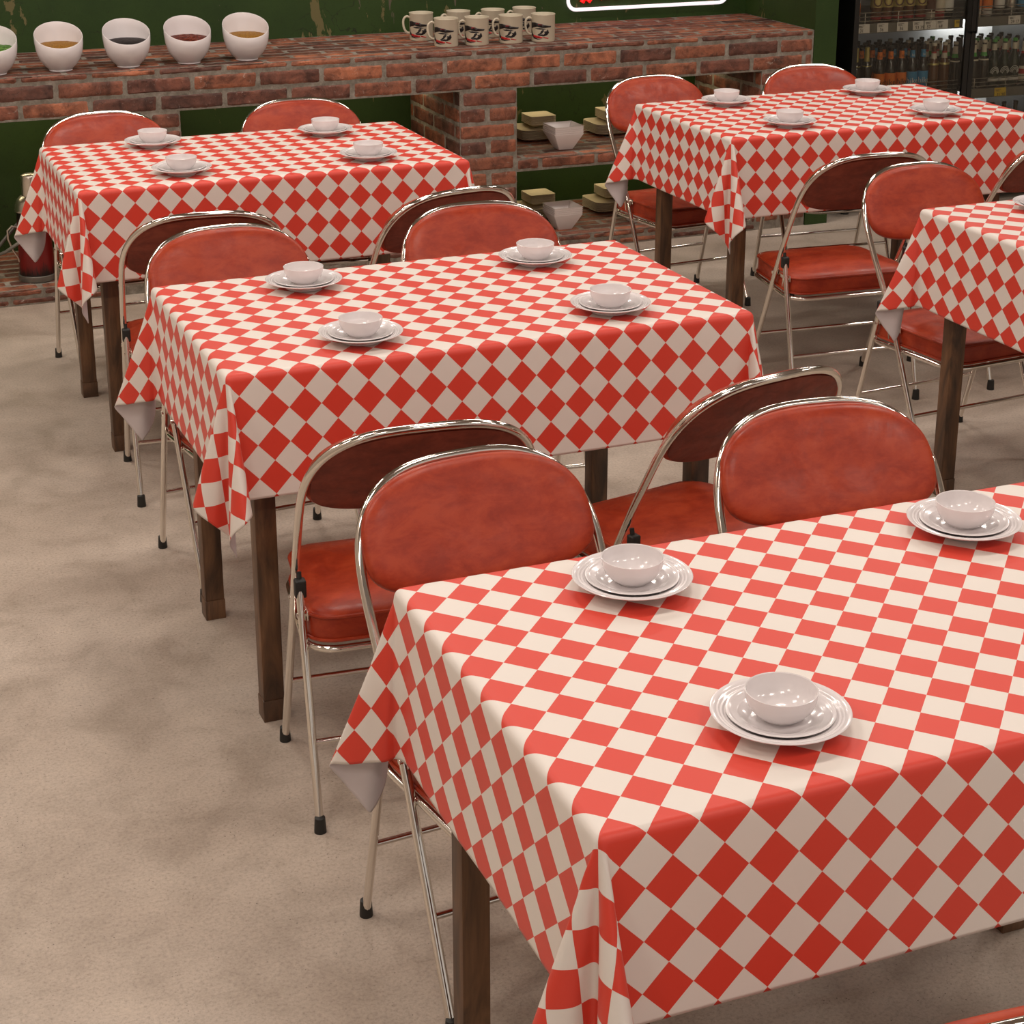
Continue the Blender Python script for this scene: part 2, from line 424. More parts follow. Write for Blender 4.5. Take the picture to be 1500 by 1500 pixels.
def cloth_point(px, py, plain=False):
    """px, py = distance in the sheet from its centre"""
    ex, ey = HX-RB, HY-RB
    sx, sy = math.copysign(1, px), math.copysign(1, py)
    s_, t_ = abs(px)-ex, abs(py)-ey
    if sx < 0 and sy > 0 and s_ > 0 and t_ > -2.2 and not plain:
        # the far left flare starts a little before the corner
        a_ = Vector(cloth_point(px, py, True))
        w_ = sstep(.3, 5.0, s_); f_ = sstep(38, 62, math.degrees(math.atan2(s_, max(t_, 0)+1e-6)))
        d_ = .35*f_
        if t_ < -.35: return a_
        b_ = Vector(cloth_point(px, py+d_, True))-V(0, d_, 0)
        return a_.lerp(b_, w_)
    if s_ <= 0 and t_ <= 0: return px, py, 0.0
    if t_ <= 0:
        h_, v_ = hv(s_); w_ = .03*sstep(1, 7, v_)*math.sin(py*.55+sx)
        return sx*(ex+h_+w_), py, -v_
    if s_ <= 0:
        h_, v_ = hv(t_); w_ = .03*sstep(1, 7, v_)*math.sin(px*.45+sy)
        return px, sy*(ey+h_+w_), -v_
    rho = math.hypot(s_, t_); phi = math.degrees(math.atan2(s_, t_))
    h_, v_ = hv(rho)
    tab = FOLD_FLARE if (sx < 0 and sy > 0) else FOLD_NEAR
    X_, Yv = fold(tab, phi)
    if sx > 0: X_, Yv = X_*.95, Yv*.95
    re = max(0, rho-.55); re = re*sstep(0, 1.2, re)**.5 if re > 0 else 0
    hx_, hy_ = h_*math.sin(math.radians(phi)), h_*math.cos(math.radians(phi))
    L_ = math.sqrt(max(.01, 1-X_*X_-Yv*Yv))
    z = -(v_-max(0, rho-RB*PI/2)) - max(0, rho-RB*PI/2)*L_
    return sx*(ex+hx_+re*X_), sy*(ey+hy_+re*Yv), z
LXc = HX-RB+RB*PI/2+DROP-RB; LYc = HY-RB+RB*PI/2+DROP-RB
def axis_samples(L_, e_):
    out = []; a = -e_
    k = int(2*e_/.9); flat = [-e_+2*e_*q/k for q in range(k+1)]
    side = []; q = e_
    n_ = 5
    for i_ in range(1, n_+1): side.append(e_+RB*PI/2*i_/n_)
    m_ = 24; b0 = side[-1]
    for i_ in range(1, m_+1): side.append(b0+(L_-b0)*i_/m_)
    return [-v_ for v_ in reversed(side)] + flat + side
AX, AY = axis_samples(LXc, HX-RB), axis_samples(LYc, HY-RB)
me = bpy.data.meshes.new('tablecloth')
n1, n2 = len(AX), len(AY)
vs = []
for py in AY:
    for px in AX:
        x, y, z = cloth_point(px, py); vs.append((x*U, y*U, (z+FZ)*U))
fs = [(j*n1+i, j*n1+i+1, (j+1)*n1+i+1, (j+1)*n1+i) for j in range(n2-1) for i in range(n1-1)]
me.from_pydata(vs, [], fs)
uvl = me.uv_layers.new(name='UVMap')
for l in me.loops:
    k = l.vertex_index; xx = AX[k % n1]+CX; yy = (AY[k//n1]+CY)/1.0784
    uvl.data[l.index].uv = ((xx+yy)/2+100, (xx-yy)/2+100)
for p in me.polygons: p.use_smooth = True
me.materials.append(m_check); me.materials.append(m_clothback)
def make_cloth(ox, oy, label):
    o = bpy.data.objects.new('tablecloth', me); COL.objects.link(o)
    o.location = ((ox+CX)*U, (oy+CY)*U, 0)
    s = o.modifiers.new('Smooth', 'SUBSURF'); s.levels = 1; s.render_levels = 1
    t = o.modifiers.new('Thickness', 'SOLIDIFY'); t.thickness = .05*U; t.offset = -1; t.material_offset = 1; t.material_offset_rim = 1
    return tag(o, label, 'tablecloth', 'checked tablecloths')

def make_table():
    root = empty('dining_table')
    bm = bmesh.new(); box(bm, -17.42, 17.42, -10.42, 10.42, 22.6, 23.98, .12); obj('tabletop', bm, m_wood, root)
    bm = bmesh.new()
    box(bm, -14.6, 14.6, -8.1, -7.5, 19.9, 22.6, .04); box(bm, -14.6, 14.6, 7.5, 8.1, 19.9, 22.6, .04)
    box(bm, -15.2, -14.6, -7.4, 7.4, 19.9, 22.6, .04); box(bm, 14.6, 15.2, -7.4, 7.4, 19.9, 22.6, .04)
    obj('apron', bm, m_wood, root)
    for sx in (-1, 1):
        for sy in (-1, 1):
            bm = bmesh.new(); cx_, cy_ = sx*15.12, sy*8.0+.05
            box(bm, cx_-.68, cx_+.68, cy_-.66, cy_+.66, 1.5, 22.6, .06)
            box(bm, cx_-.72, cx_+.72, cy_-.70, cy_+.70, 0, 1.5, .04)
            obj('leg', bm, m_wood, root)
    return root
TABLES = {1: (0, 0), 2: (.23, 52.5), 3: (.58, 105.37), 4: (62.66, 105.18), 5: (62.57, 52.34)}
TN = {1: 'frontmost table', 2: 'middle table', 3: 'back left table', 4: 'back right table', 5: 'table cut by the right edge'}
TLAB = {1: 'dark wooden table nearest the camera, one square leg showing below its cloth',
        2: 'dark wooden table in the middle, two left legs fully visible below the cloth',
        3: 'dark wooden table at back left before the brick counter, square legs below cloth',
        4: 'dark wooden table at back right nearest the drinks fridge',
        5: 'dark wooden table cut off by the right edge of the photo'}
CLAB = {1: 'red and cream diamond checked cloth on the frontmost table, biggest in view',
        2: 'red and cream diamond checked cloth on the middle table, whole front hem showing',
        3: 'red and cream diamond checked cloth on the back left table near the thermos',
        4: 'red and cream diamond checked cloth on the back right table near the fridge',
        5: 'red and cream diamond checked cloth cut off by the right edge of the photo'}
t0 = make_table()
for k, (ox, oy) in TABLES.items():
    t = t0 if k == 1 else copy_tree(t0)
    t.location = ((ox+CX)*U, (oy+CY)*U, 0)
    tag(t, TLAB[k], 'table', 'dark wooden dining tables')
    make_cloth(ox, oy, CLAB[k])

# ------------------------------------------------------------------ folding chairs
def curve_y(x, z): return .45*(1-(x/6.45)**2)*sstep(17.5, 21.5, z) + 1.3*sstep(11, 26, z)
def BP(x, z, n=0): return V(x, 5.55-.45*z-curve_y(x, z)+.912*n, z+.41*n)
def halfw(z): return 6.42+.18*sstep(11, 19.5, z)
def frame_xz():
    pts = []
    for k in range(13): pts.append((-halfw(.5+18.4*k/12), .5+18.4*k/12))
    N_ = 44
    for k in range(1, N_):
        a = PI - PI*k/N_
        ca, sa = math.cos(a), math.sin(a)
        p = 2/2.9
        pts.append((6.6*math.copysign(abs(ca)**p, ca), 18.9+5.75*abs(sa)**p))
    for k in range(12, -1, -1): pts.append((halfw(.5+18.4*k/12), .5+18.4*k/12))
    return pts
def pad_outline(hx, zt, zc, zb, pt=2.5, pb=2.7, n=72):
    out = []
    for k in range(n):
        a = 2*PI*k/n; ca, sa = math.cos(a), math.sin(a)
        p, hz = (pt, zt-zc) if sa >= 0 else (pb, zc-zb)
        out.append((hx*math.copysign(abs(ca)**(2/p), ca), zc+hz*math.copysign(abs(sa)**(2/p), sa)))
    return out
def make_chair():
    root = empty('folding_chair')
    bm = bmesh.new(); tube(bm, [BP(x, z) for x, z in frame_xz()], .25, 14); fr = obj('back_frame', bm, m_chrome, root)
    # padded backrest
    bm = bmesh.new(); out = pad_outline(6.35, 24.5, 21.0, 18.85, 2.65, 3.1); zc = 21.4
    rings = []
    prof = [(.965, -.10), (1.0, .10), (1.0, .30), (.985, .48), (.95, .60), (.88, .70), (.75, .78), (.5, .84), (.25, .86)]
    for s_, n_ in prof:
        rings.append([bm.verts.new(BP(x*s_, zc+(z-zc)*s_, n_+.08)) for x, z in out])
    for A, B in zip(rings, rings[1:]):
        for k in range(len(A)): bm.faces.new((A[k], A[(k+1) % len(A)], B[(k+1) % len(A)], B[k]))
    c = bm.verts.new(BP(0, zc, .95))
    A = rings[-1]
    for k in range(len(A)): bm.faces.new((A[k], A[(k+1) % len(A)], c))
    bm.faces.new(list(reversed(rings[0])))
    br = obj('backrest', bm, m_vinyl, root)
    bm = bmesh.new(); out = pad_outline(6.15, 24.3, 21.0, 19.0, 2.65, 3.1)
    rings = [[bm.verts.new(BP(x*s_, zc+(z-zc)*s_, n_)) for x, z in out] for s_, n_ in ((1.0, .0), (1.0, -.10), (.97, -.14), (.5, -.16))]
    for A, B in zip(rings, rings[1:]):
        for k in range(len(A)): bm.faces.new((A[(k+1) % len(A)], A[k], B[k], B[(k+1) % len(A)]))
    bm.faces.new(list(reversed(rings[-1]))); bm.faces.new(rings[0])
    tag(obj('back_panel', bm, m_vinylback, br), 'dark brownish red rear panel')
    # seat
    def outl(e, n=8):
        pts = rrect(11.8+2*e, 10.6+2*e, 1.7+e, n, 0, 1.75)
        return [(x*(1-.012*(y-1.75)), y) for x, y in pts]
    bm = bmesh.new()
    prof = [(-.5, 10.75), (-.05, 10.85), (.03, 11.1), (.0, 11.8), (.0, 12.3), (-.04, 12.5), (-.2, 12.62), (-.8, 12.75), (-2.0, 12.88), (-3.6, 12.95)]
    rings = []
    for e, z in prof:
        r = max(.25, 1.7+e)
        pts = rrect(11.8+2*e, 10.6+2*e, r, 8, 0, 1.75)
        rings.append([bm.verts.new((x*(1-.012*(y-1.75)), y, z-.10*sstep(4, 7, y))) for x, y in pts])
    for A, B in zip(rings, rings[1:]):
        for k in range(len(A)): bm.faces.new((A[k], A[(k+1) % len(A)], B[(k+1) % len(A)], B[k]))
    bm.faces.new(rings[-1]); bm.faces.new(list(reversed(rings[0])))
    seat = obj('seat', bm, m_vinyl, root)
    bm = bmesh.new()
    for z, e in ((12.42, .05), (10.98, .06)):
        pts = [(x, y, z-.10*sstep(4, 7, y)) for x, y in outl(e)]
        tube(bm, pts, .11, 8, closed=True)
    obj('piping', bm, m_vinyl, seat)
    bm = bmesh.new(); tube(bm, [(x, y, 10.5) for x, y in outl(.12)], .22, 12, closed=True); obj('seat_frame', bm, m_chrome, root)
    for sx in (-1, 1):
        bm = bmesh.new()
        a, b_ = V(sx*6.45, -5.5, .5), V(sx*6.45, -1.95, 13.9)
        tube(bm, [a.lerp(b_, k/6) for k in range(7)], .24, 12)
        lg = obj('leg', bm, m_chrome, root)
        bm = bmesh.new(); lathe(bm, [(0, 0), (.36, 0), (.36, .12), (.31, .95), (.22, 1.0), (0, 1.0)], 16, (sx*6.45, -5.58, 0)); tag(obj('rubber_foot', bm, m_rubber, lg), 'black rubber foot')
        bm = bmesh.new(); lathe(bm, [(0, 0), (.36, 0), (.36, .12), (.31, .95), (.22, 1.0), (0, 1.0)], 16, (sx*6.45, 5.38, 0)); tag(obj('rubber_foot', bm, m_rubber, fr), 'black rubber foot')
        bm = bmesh.new()
        box(bm, sx*6.4-.33, sx*6.4+.33, -2.25, -1.6, 13.2, 14.3, .12, 3)
        tube(bm, [V(sx*6.4, -1.8, 14.2), V(sx*6.4, -1.7, 14.65)], .15, 10)
        tag(obj('leg_cap', bm, m_rubber, lg), 'black plastic cap')
        bm = bmesh.new()
        box(bm, sx*6.45-sx*.30-.05, sx*6.45-sx*.30+.05, -2.7, .6, 12.0, 12.55, .03)
        tube(bm, [V(sx*6.0, .1, 12.3), V(sx*6.72, .1, 12.3)], .16, 10); tube(bm, [V(sx*6.0, -2.35, 12.25), V(sx*6.72, -2.35, 12.25)], .16, 10)
        tube(bm, [V(sx*6.12, -1.2, 12.1), V(sx*6.05, -.9, 10.6)], .10, 8)
        obj('hinge_bracket', bm, m_chrome, root)
    bm = bmesh.new(); tube(bm, [V(-6.4, -5.5+.265*4.6, 5.1), V(6.4, -5.5+.265*4.6, 5.1)], .17, 10); obj('crossbar', bm, m_chrome, root)
    bm = bmesh.new(); tube(bm, [V(-6.4, 5.55-.45*5.3, 5.3), V(6.4, 5.55-.45*5.3, 5.3)], .17, 10); obj('crossbar', bm, m_chrome, root)
    return root
CH = {'A': (7.64, -26.9, -5.0), 'B': (7.75, 6.8, 184.2), 'D': (27.35, -26.6, 11.1), 'E': (27.45, 6.9, 174.0)}
CHAIRS = [
 (1, 'A', 'chrome folding chair whose red top edge just enters the bottom right corner of the photo'),
 (1, 'B', 'red padded folding chair tucked behind the frontmost table, the left one of the two'),
 (1, 'E', 'red padded folding chair tucked behind the frontmost table, the right one of the two'),
 (2, 'A', 'folding chair seen from behind, drawn up to near left side of the middle table'),
 (2, 'B', 'red folding chair tucked under the far side of the middle table, at its left'),
 (2, 'D', 'folding chair seen from behind, turned slightly left, near right side of the middle table'),
 (2, 'E', 'red folding chair tucked under the far side of the middle table, at its right'),
 (3, 'A', 'folding chair seen from behind at the near left side of the back left table'),
 (3, 'B', 'red folding chair behind the back left table, just above the red thermos'),
 (3, 'D', 'folding chair seen from behind at the near right side of the back left table'),
 (3, 'E', 'red folding chair behind the back left table, to the left of the brick pillar'),
 (4, 'A', 'folding chair seen from behind with whole seat showing, before the back right table'),
 (4, 'B', 'red folding chair behind the back right table, next to the stacked beige plates'),
 (4, 'D', 'dark backed folding chair cut by the right edge, between the two right hand tables'),
 (4, 'E', 'red folding chair behind the back right table, in front of the drinks fridge'),
 (5, 'B', 'red folding chair tucked under the table cut off by the right edge'),
]
ch0 = make_chair()
for n_, (t, c, lab) in enumerate(CHAIRS):
    o = ch0 if n_ == 0 else copy_tree(ch0)
    ox, oy = TABLES[t]; x, y, a = CH[c]
    o.location = ((ox+x)*U, (oy+y)*U, 0); o.rotation_euler = (0, 0, math.radians(a))
    tag(o, lab, 'chair', 'red padded chrome folding chairs')

# ------------------------------------------------------------------ place settings
def dinner_plate_bm():
    bm = bmesh.new()
    pr = [(0, .10), (1.05, .10), (1.15, 0), (1.27, 0), (1.30, .10), (1.75, .30), (2.60, .60), (2.63, .64), (2.60, .665), (2.52, .655)]
    for k in range(4):
        r0 = 2.44-.14*k; pr += [(r0, .628-.045*k), (r0-.07, .575-.045*k)]
    pr += [(1.80, .40), (1.55, .25), (1.35, .19), (0, .18)]
    lathe(bm, pr, 64); return bm
def side_plate_bm():
    bm = bmesh.new()
    pr = [(0, .06), (.85, .06), (.92, 0), (1.02, 0), (1.05, .07), (1.5, .20), (2.02, .40), (2.05, .43), (2.02, .455), (1.95, .45)]
    for k in range(3):
        r0 = 1.88-.13*k; pr += [(r0, .428-.04*k), (r0-.065, .385-.04*k)]
    pr += [(1.40, .24), (1.2, .15), (1.0, .13), (0, .12)]
    lathe(bm, pr, 64); return bm
def bowl_bm():
    bm = bmesh.new()
    pr = [(0, .05), (.55, .05), (.58, 0), (.66, 0), (.68, .06), (.95, .22), (1.20, .50), (1.32, .80), (1.36, 1.12), (1.365, 1.17), (1.34, 1.18), (1.31, 1.15), (1.27, .82), (1.15, .54), (.9, .28), (.6, .14), (0, .11)]
    lathe(bm, pr, 56); return bm
p_d = obj('dinner_plate', dinner_plate_bm(), m_porc); p_s = obj('side_plate', side_plate_bm(), m_porc); p_b = obj('rice_bowl', bowl_bm(), m_porc)
PL = [(1, 8.75, -3.2), (1, 25.75, -3.4), (1, 8.6, -16.1), (2, 8.9, -3.45), (2, 26.05, -3.5), (2, 8.75, -16.65), (2, 25.85, -16.6),
      (3, 9.2, -3.15), (3, 25.9, -3.7), (3, 9.0, -16.35), (3, 26.1, -16.5), (4, 7.8, -3.55), (4, 25.25, -3.4), (4, 7.8, -16.6), (4, 24.8, -16.95), (5, 8.3, -3.4)]
first = True
for t, x, y in PL:
    ox, oy = TABLES[t]
    side = ('far left' if y > -10 and x < 17 else 'far right' if y > -10 else 'near left' if x < 17 else 'near right')
    where = TN[t] if t != 5 else 'table at the right edge'
    z = FZ+.03
    for proto, nm, cat, lab, dz in ((p_d, 'dinner_plate', 'plate', 'large white ribbed dinner plate', 0), (p_s, 'side_plate', 'plate', 'smaller white plate on dinner plate', .185), (p_b, 'rice_bowl', 'bowl', 'white round bowl on two plates', .31)):
        o = proto if first else proto.copy()
        if not first: COL.objects.link(o)
        o.location = ((ox+x)*U, (oy+y)*U, (z+dz)*U)
        tag(o, '%s, %s place of the %s' % (lab, side, where), cat, {'dinner_plate': 'white dinner plates on the tables', 'side_plate': 'small white plates on the tables', 'rice_bowl': 'white bowls on the tables'}[nm])
    first = False
# ------------------------------------------------------------------ sauce bowls on the counter
CT = 25.95
def slant_bowl():
    root = empty('sauce_bowl')
    n = 56; prof = [(1.25, 0), (1.30, .02), (1.28, .14), (1.40, .25), (1.85, .70), (2.30, 1.45), (2.56, 2.4), (2.66, 3.3), (2.66, 4.0)]
    inner = [(2.57, 4.0), (2.57, 3.3), (2.47, 2.45), (2.2, 1.55), (1.75, .85), (1.2, .45), (0, .38)]
    bm = bmesh.new(); rings = []
    def zz(z, r, a):
        t = sstep(.6, 4.0, z)
        return z - t*.15 + t*.44*r*math.sin(a)
    allp = [(0, .06), (1.1, .06), (1.15, 0)] + prof + [(2.63, 4.05), (2.60, 4.05)] + inner
    for r, z in allp:
        if r < 1e-6: rings.append([bm.verts.new((0, 0, z))])
        else: rings.append([bm.verts.new((r*math.cos(2*PI*k/n), r*math.sin(2*PI*k/n), zz(z, r, 2*PI*k/n))) for k in range(n)])
    for A, B in zip(rings, rings[1:]):
        for k in range(n):
            if len(A) == 1: bm.faces.new((A[0], B[(k+1) % n], B[k]))
            elif len(B) == 1: bm.faces.new((A[k], A[(k+1) % n], B[0]))
            else: bm.faces.new((A[k], A[(k+1) % n], B[(k+1) % n], B[k]))
    obj('bowl_body', bm, m_porc, root)
    return root
def filling(m, seed, amp=.05):
    bm = bmesh.new(); n = 40; rings = [[bm.verts.new((0, 0, 2.95))]]
    for k in range(1, 15):
        r = 2.52*k/14
        rings.append([bm.verts.new((r*math.cos(2*PI*q/n), r*math.sin(2*PI*q/n), 2.95-.22*(k/14)**3+(.06*r*math.sin(2*PI*q/n) if r else 0)+amp*noise.noise(Vector((r*math.cos(2*PI*q/n)*3, r*math.sin(2*PI*q/n)*3, seed)))*(1 if k < 14 else 0))) for q in range(n)])
    for A, B in zip(rings, rings[1:]):
        for k in range(n):
            if len(A) == 1: bm.faces.new((A[0], B[k], B[(k+1) % n]))
            else: bm.faces.new((A[k], B[k], B[(k+1) % n], A[(k+1) % n]))
    return bm
SB = [(.35, 140.9, m_herb, 'green herbs', 'herbs', 'slanted white bowl of green herbs, cut by the left edge of the photo'),
      (7.55, 141.0, m_mustard, 'yellow grainy sauce', 'sauce', 'slanted white bowl of mustard coloured sauce, the left one of two, beside the black sauce'),
      (15.1, 141.0, m_blacksauce, 'black sauce', 'sauce', 'slanted white bowl of black sauce on the brick counter'),
      (22.05, 141.0, m_chilli, 'red chilli sauce', 'sauce', 'slanted white bowl of dark red chilli sauce on the brick counter'),
      (28.85, 141.0, m_mustard, 'yellow grainy sauce', 'sauce', 'slanted white bowl of mustard coloured sauce, rightmost on the counter, beside the chilli bowl')]
sb0 = slant_bowl()
for k, (x, y, m, fl_, nm, lab) in enumerate(SB):
    o = sb0 if k == 0 else copy_tree(sb0)
    o.location = (x*U, y*U, CT*U); o.rotation_euler = (0, 0, -.05)
    tag(o, lab, 'bowl', 'slanted white bowls on the brick counter')
for k, (x, y, m, fl_, nm, lab) in enumerate(SB):
    root = [o for o in COL.objects if o.name.startswith('sauce_bowl') and o.get('label') == lab][0]
    f = obj(nm, filling(m, k*7.0, .10 if k in (0, 3) else .05), m, root); tag(f, fl_)

# ------------------------------------------------------------------ mugs with printed portrait
MR, MH = 1.47, 3.30
def make_mug():
    root = empty('enamel_mug')
    bm = bmesh.new()
    lathe(bm, [(0, .12), (1.30, .12), (1.34, 0), (1.42, 0), (MR, .10), (MR, MH-.10), (MR+.05, MH-.03), (MR+.03, MH+.03), (MR-.05, MH), (MR-.09, MH-.12), (MR-.09, .28), (1.2, .2), (0, .2)], 48)
    obj('mug_body', bm, m_enamel, root)
    bm = bmesh.new(); a = math.radians(172); d = V(math.cos(a), math.sin(a), 0)
    pts = [d*(MR-.03)+V(0, 0, 2.75), d*(MR+.35)+V(0, 0, 2.9), d*(MR+.72)+V(0, 0, 2.6), d*(MR+.80)+V(0, 0, 2.0), d*(MR+.66)+V(0, 0, 1.35), d*(MR+.35)+V(0, 0, .95), d*(MR-.03)+V(0, 0, .85)]
    fine = []
    for i in range(len(pts)-1):
        p0 = pts[max(0, i-1)]; p1, p2 = pts[i], pts[i+1]; p3 = pts[min(len(pts)-1, i+2)]
        for s_ in range(4):
            t = s_/4
            fine.append(.5*((2*p1)+(p2-p0)*t+(2*p0-5*p1+4*p2-p3)*t*t+(3*p1-p0-3*p2+p3)*t**3))
    fine.append(pts[-1]); tube(bm, fine, .14, 10); obj('handle', bm, m_enamel, root)
    # portrait print, in print pixels (155 x 150)
    K = [[(0, 3), (35, -2), (60, 5), (62, 22), (58, 36), (20, 48), (4, 58), (0, 40)], [(60, 5), (90, 10), (104, 20), (156, 30), (152, 42), (96, 46), (58, 38)],
         [(38, 52), (72, 46), (100, 50), (120, 58), (100, 62), (60, 60)], [(78, 92), (84, 72), (98, 60), (104, 72), (97, 86), (88, 100), (70, 112), (58, 110)],
         [(106, 78), (128, 76), (136, 84), (122, 90), (104, 88)], [(0, 64), (8, 80), (14, 100), (30, 116), (26, 136), (8, 126), (0, 112)], [(26, 132), (60, 146), (92, 148), (60, 155), (22, 146)],
         [(128, 60), (134, 72), (138, 92), (126, 112), (108, 122), (92, 124), (112, 110), (128, 94)], [(60, 112), (90, 104), (110, 108), (100, 120), (70, 122)]]
    R = [[(54, 6), (84, 11), (98, 23), (64, 21)], [(26, 113), (58, 120), (94, 130), (92, 143), (54, 142), (26, 132)], [(100, 128), (138, 141), (130, 147), (98, 138)]]
    for nm, polys, m in (('black_print', K, m_printk), ('red_print', R, m_printr)):
        bm = bmesh.new()
        for poly in polys:
            f = bm.faces.new([bm.verts.new((x, y, 0)) for x, y in poly])
        bmesh.ops.triangulate(bm, faces=bm.faces[:])
        for q in range(-2, 160, 8):
            bmesh.ops.bisect_plane(bm, geom=bm.verts[:]+bm.edges[:]+bm.faces[:], plane_co=(q+.37, 0, 0), plane_no=(1, 0, 0))
        r = MR+(.018 if m is m_printr else .010)
        for v in bm.verts:
            t_ = math.radians(-183+112*v.co.x/155); zz_ = MH*(1-.29-.60*v.co.y/150)
            v.co = (r*math.cos(t_), r*math.sin(t_), zz_)
        bmesh.ops.recalc_face_normals(bm, faces=bm.faces)
        ro = obj(nm, bm, m, root)
        sm = ro.modifiers.new('Thickness', 'SOLIDIFY'); sm.thickness = .008*U; sm.offset = 1
        tag(ro, 'printed portrait of a person in a cap' if m is m_printk else 'red parts of the print')
    return root
MG = [(54.1, 142.6, 'front row, leftmost'), (58.0, 142.4, 'front row, second from the left'), (62.5, 142.4, 'front row, third from the left'), (66.7, 142.1, 'front row, nearest the neon sign'),
      (53.1, 148.8, 'back row, leftmost'), (58.0, 148.7, 'back row, second from the left'), (62.5, 148.4, 'back row, third from the left'), (66.9, 148.7, 'back row, nearest the neon sign')]
mg0 = make_mug()
for k, (x, y, w) in enumerate(MG):
    o = mg0 if k == 0 else copy_tree(mg0)
    o.location = (x*U, y*U, CT*U)
    tag(o, 'cream mug printed with a capped person, %s' % w, 'mug', 'printed cream mugs on the brick counter')

# ------------------------------------------------------------------ thermos on the ledge
th = empty('thermos_flask', (3.25, 142.3, 1.98)); tag(th, 'tall red thermos with silver top, standing on the low brick ledge at left', 'thermos')
bm = bmesh.new(); lathe(bm, [(0, .55), (2.02, .55), (2.03, .7), (1.80, 8.15), (0, 8.15)], 48); obj('body', bm, m_thermos, th)
bm = bmesh.new(); lathe(bm, [(0, 0), (2.14, 0), (2.18, .1), (2.16, .62), (2.08, .68), (0, .68)], 48); obj('base_ring', bm, m_steel, th)
bm = bmesh.new(); lathe(bm, [(1.7, 8.0), (1.95, 8.05), (1.99, 8.2), (1.93, 8.35), (1.86, 8.8), (1.6, 9.4), (1.25, 9.75), (.95, 9.85), (0, 9.85)], 48); obj('shoulder', bm, m_tin, th)
bm = bmesh.new(); lathe(bm, [(0, 9.75), (.97, 9.75), (1.02, 9.9), (.98, 11.6), (1.0, 11.9), (.9, 12.15), (.6, 12.3), (0, 12.33)], 40); obj('cap', bm, m_tin, th)
bm = bmesh.new(); tube(bm, [V(-1.85, -.3, 6.3), V(-2.5, -.35, 6.45), V(-3.0, -.35, 6.0), V(-3.0, -.35, 5.0), V(-2.6, -.3, 3.7), V(-2.05, -.25, 2.7), V(-1.95, -.2, 2.2)], .12, 10); obj('side_handle', bm, m_tin, th)
bm = bmesh.new()
pa = [V(1.9, -.5, 7.4), V(.5, -2.15, 6.6), V(-1.6, -2.3, 5.2), V(-3.6, -1.9, 3.9), V(-4.6, -.9, 3.3), V(-4.4, .6, 3.6), V(-2.2, 1.6, 5.6), V(-.4, 1.95, 7.3)]
tube(bm, pa, .20, 8); tag(obj('carry_handle', bm, m_steel, th), 'flat grey carrying bail')

# ------------------------------------------------------------------ stacked dishes in the open bay
def sq_dish(w, bw, h, r, t=.10, rim=.35):
    """one open square dish: outer wall, lip, inner floor"""
    bm = bmesh.new()
    lev = [(bw, 0, r*.8), (w, h, r), (w, h+.05, r), (w-2*t, h+.05, r), (w-2*t-2*rim, h-rim*.5 if h < 1 else h-.3, r*.9), (bw-.3 if h >= 1 else bw-.5, .12, r*.6)]
    rings = []
    for ww, z, rr in lev:
        rings.append([bm.verts.new((x, y, z)) for x, y in rrect(ww, ww, max(.06, min(rr, ww/2-.02)), 4)])
    for A, B in zip(rings, rings[1:]):
        for k in range(len(A)): bm.faces.new((A[k], A[(k+1) % len(A)], B[(k+1) % len(A)], B[k]))
    bm.faces.new(list(reversed(rings[0]))); bm.faces.new(rings[-1])
    return bm
pl_l = obj('square_plate', sq_dish(5.5, 3.1, .46, 1.1, .08, .55), m_beige)
pl_s = obj('small_square_plate', sq_dish(3.6, 2.3, .34, .35, .06, .30), m_beige)
bw_ = obj('square_bowl', sq_dish(4.0, 1.9, 2.05, .12, .10, .18), m_rice)
used = set()
def put(proto, x, y, z, lab, cat, grp, rz=0):
    o = proto if proto.name not in used else proto.copy()
    if proto.name in used: COL.objects.link(o)
    used.add(proto.name)
    o.location = (x*U, y*U, z*U); o.rotation_euler = (0, 0, rz)
    return tag(o, lab, cat, grp)
ORD = ['bottom', 'second lowest', 'third lowest', 'fourth lowest', 'fifth lowest', 'sixth lowest', 'seventh lowest', 'top']
for zb, lev in ((12.33, 'upper'), (1.98, 'lower')):
    for dx, sd in ((0, 'left'), (10.6, 'right')):
        for k in range(8):
            put(pl_l, 68.45+dx, 148.95, zb+.16*k, 'beige rounded square plate, %s of the wide %s stack on the %s brick shelf' % (ORD[k], sd, lev), 'plate', 'beige square plates stacked on the brick shelves')
        for k in range(8):
            put(pl_s, 69.45+dx, 149.85, zb+1.60+.145*k, 'small beige square plate, %s of the narrow %s stack on the %s shelf' % (ORD[k], sd, lev), 'plate', 'small beige plates on top of the wider stacks')
BS = [(69.4, 141.75, 12.33, 'upper left'), (69.4, 141.75, 1.98, 'lower left'), (79.9, 141.75, 1.98, 'lower right')]
for x, y, z, w in BS:
    for k in range(5):
        put(bw_, x, y, z+.235*k, 'white tapered square bowl, %s of the nested %s stack on brick' % (['bottom', 'second lowest', 'middle', 'second highest', 'top'][k], w), 'bowl', 'white square bowls nested on the brick shelves')

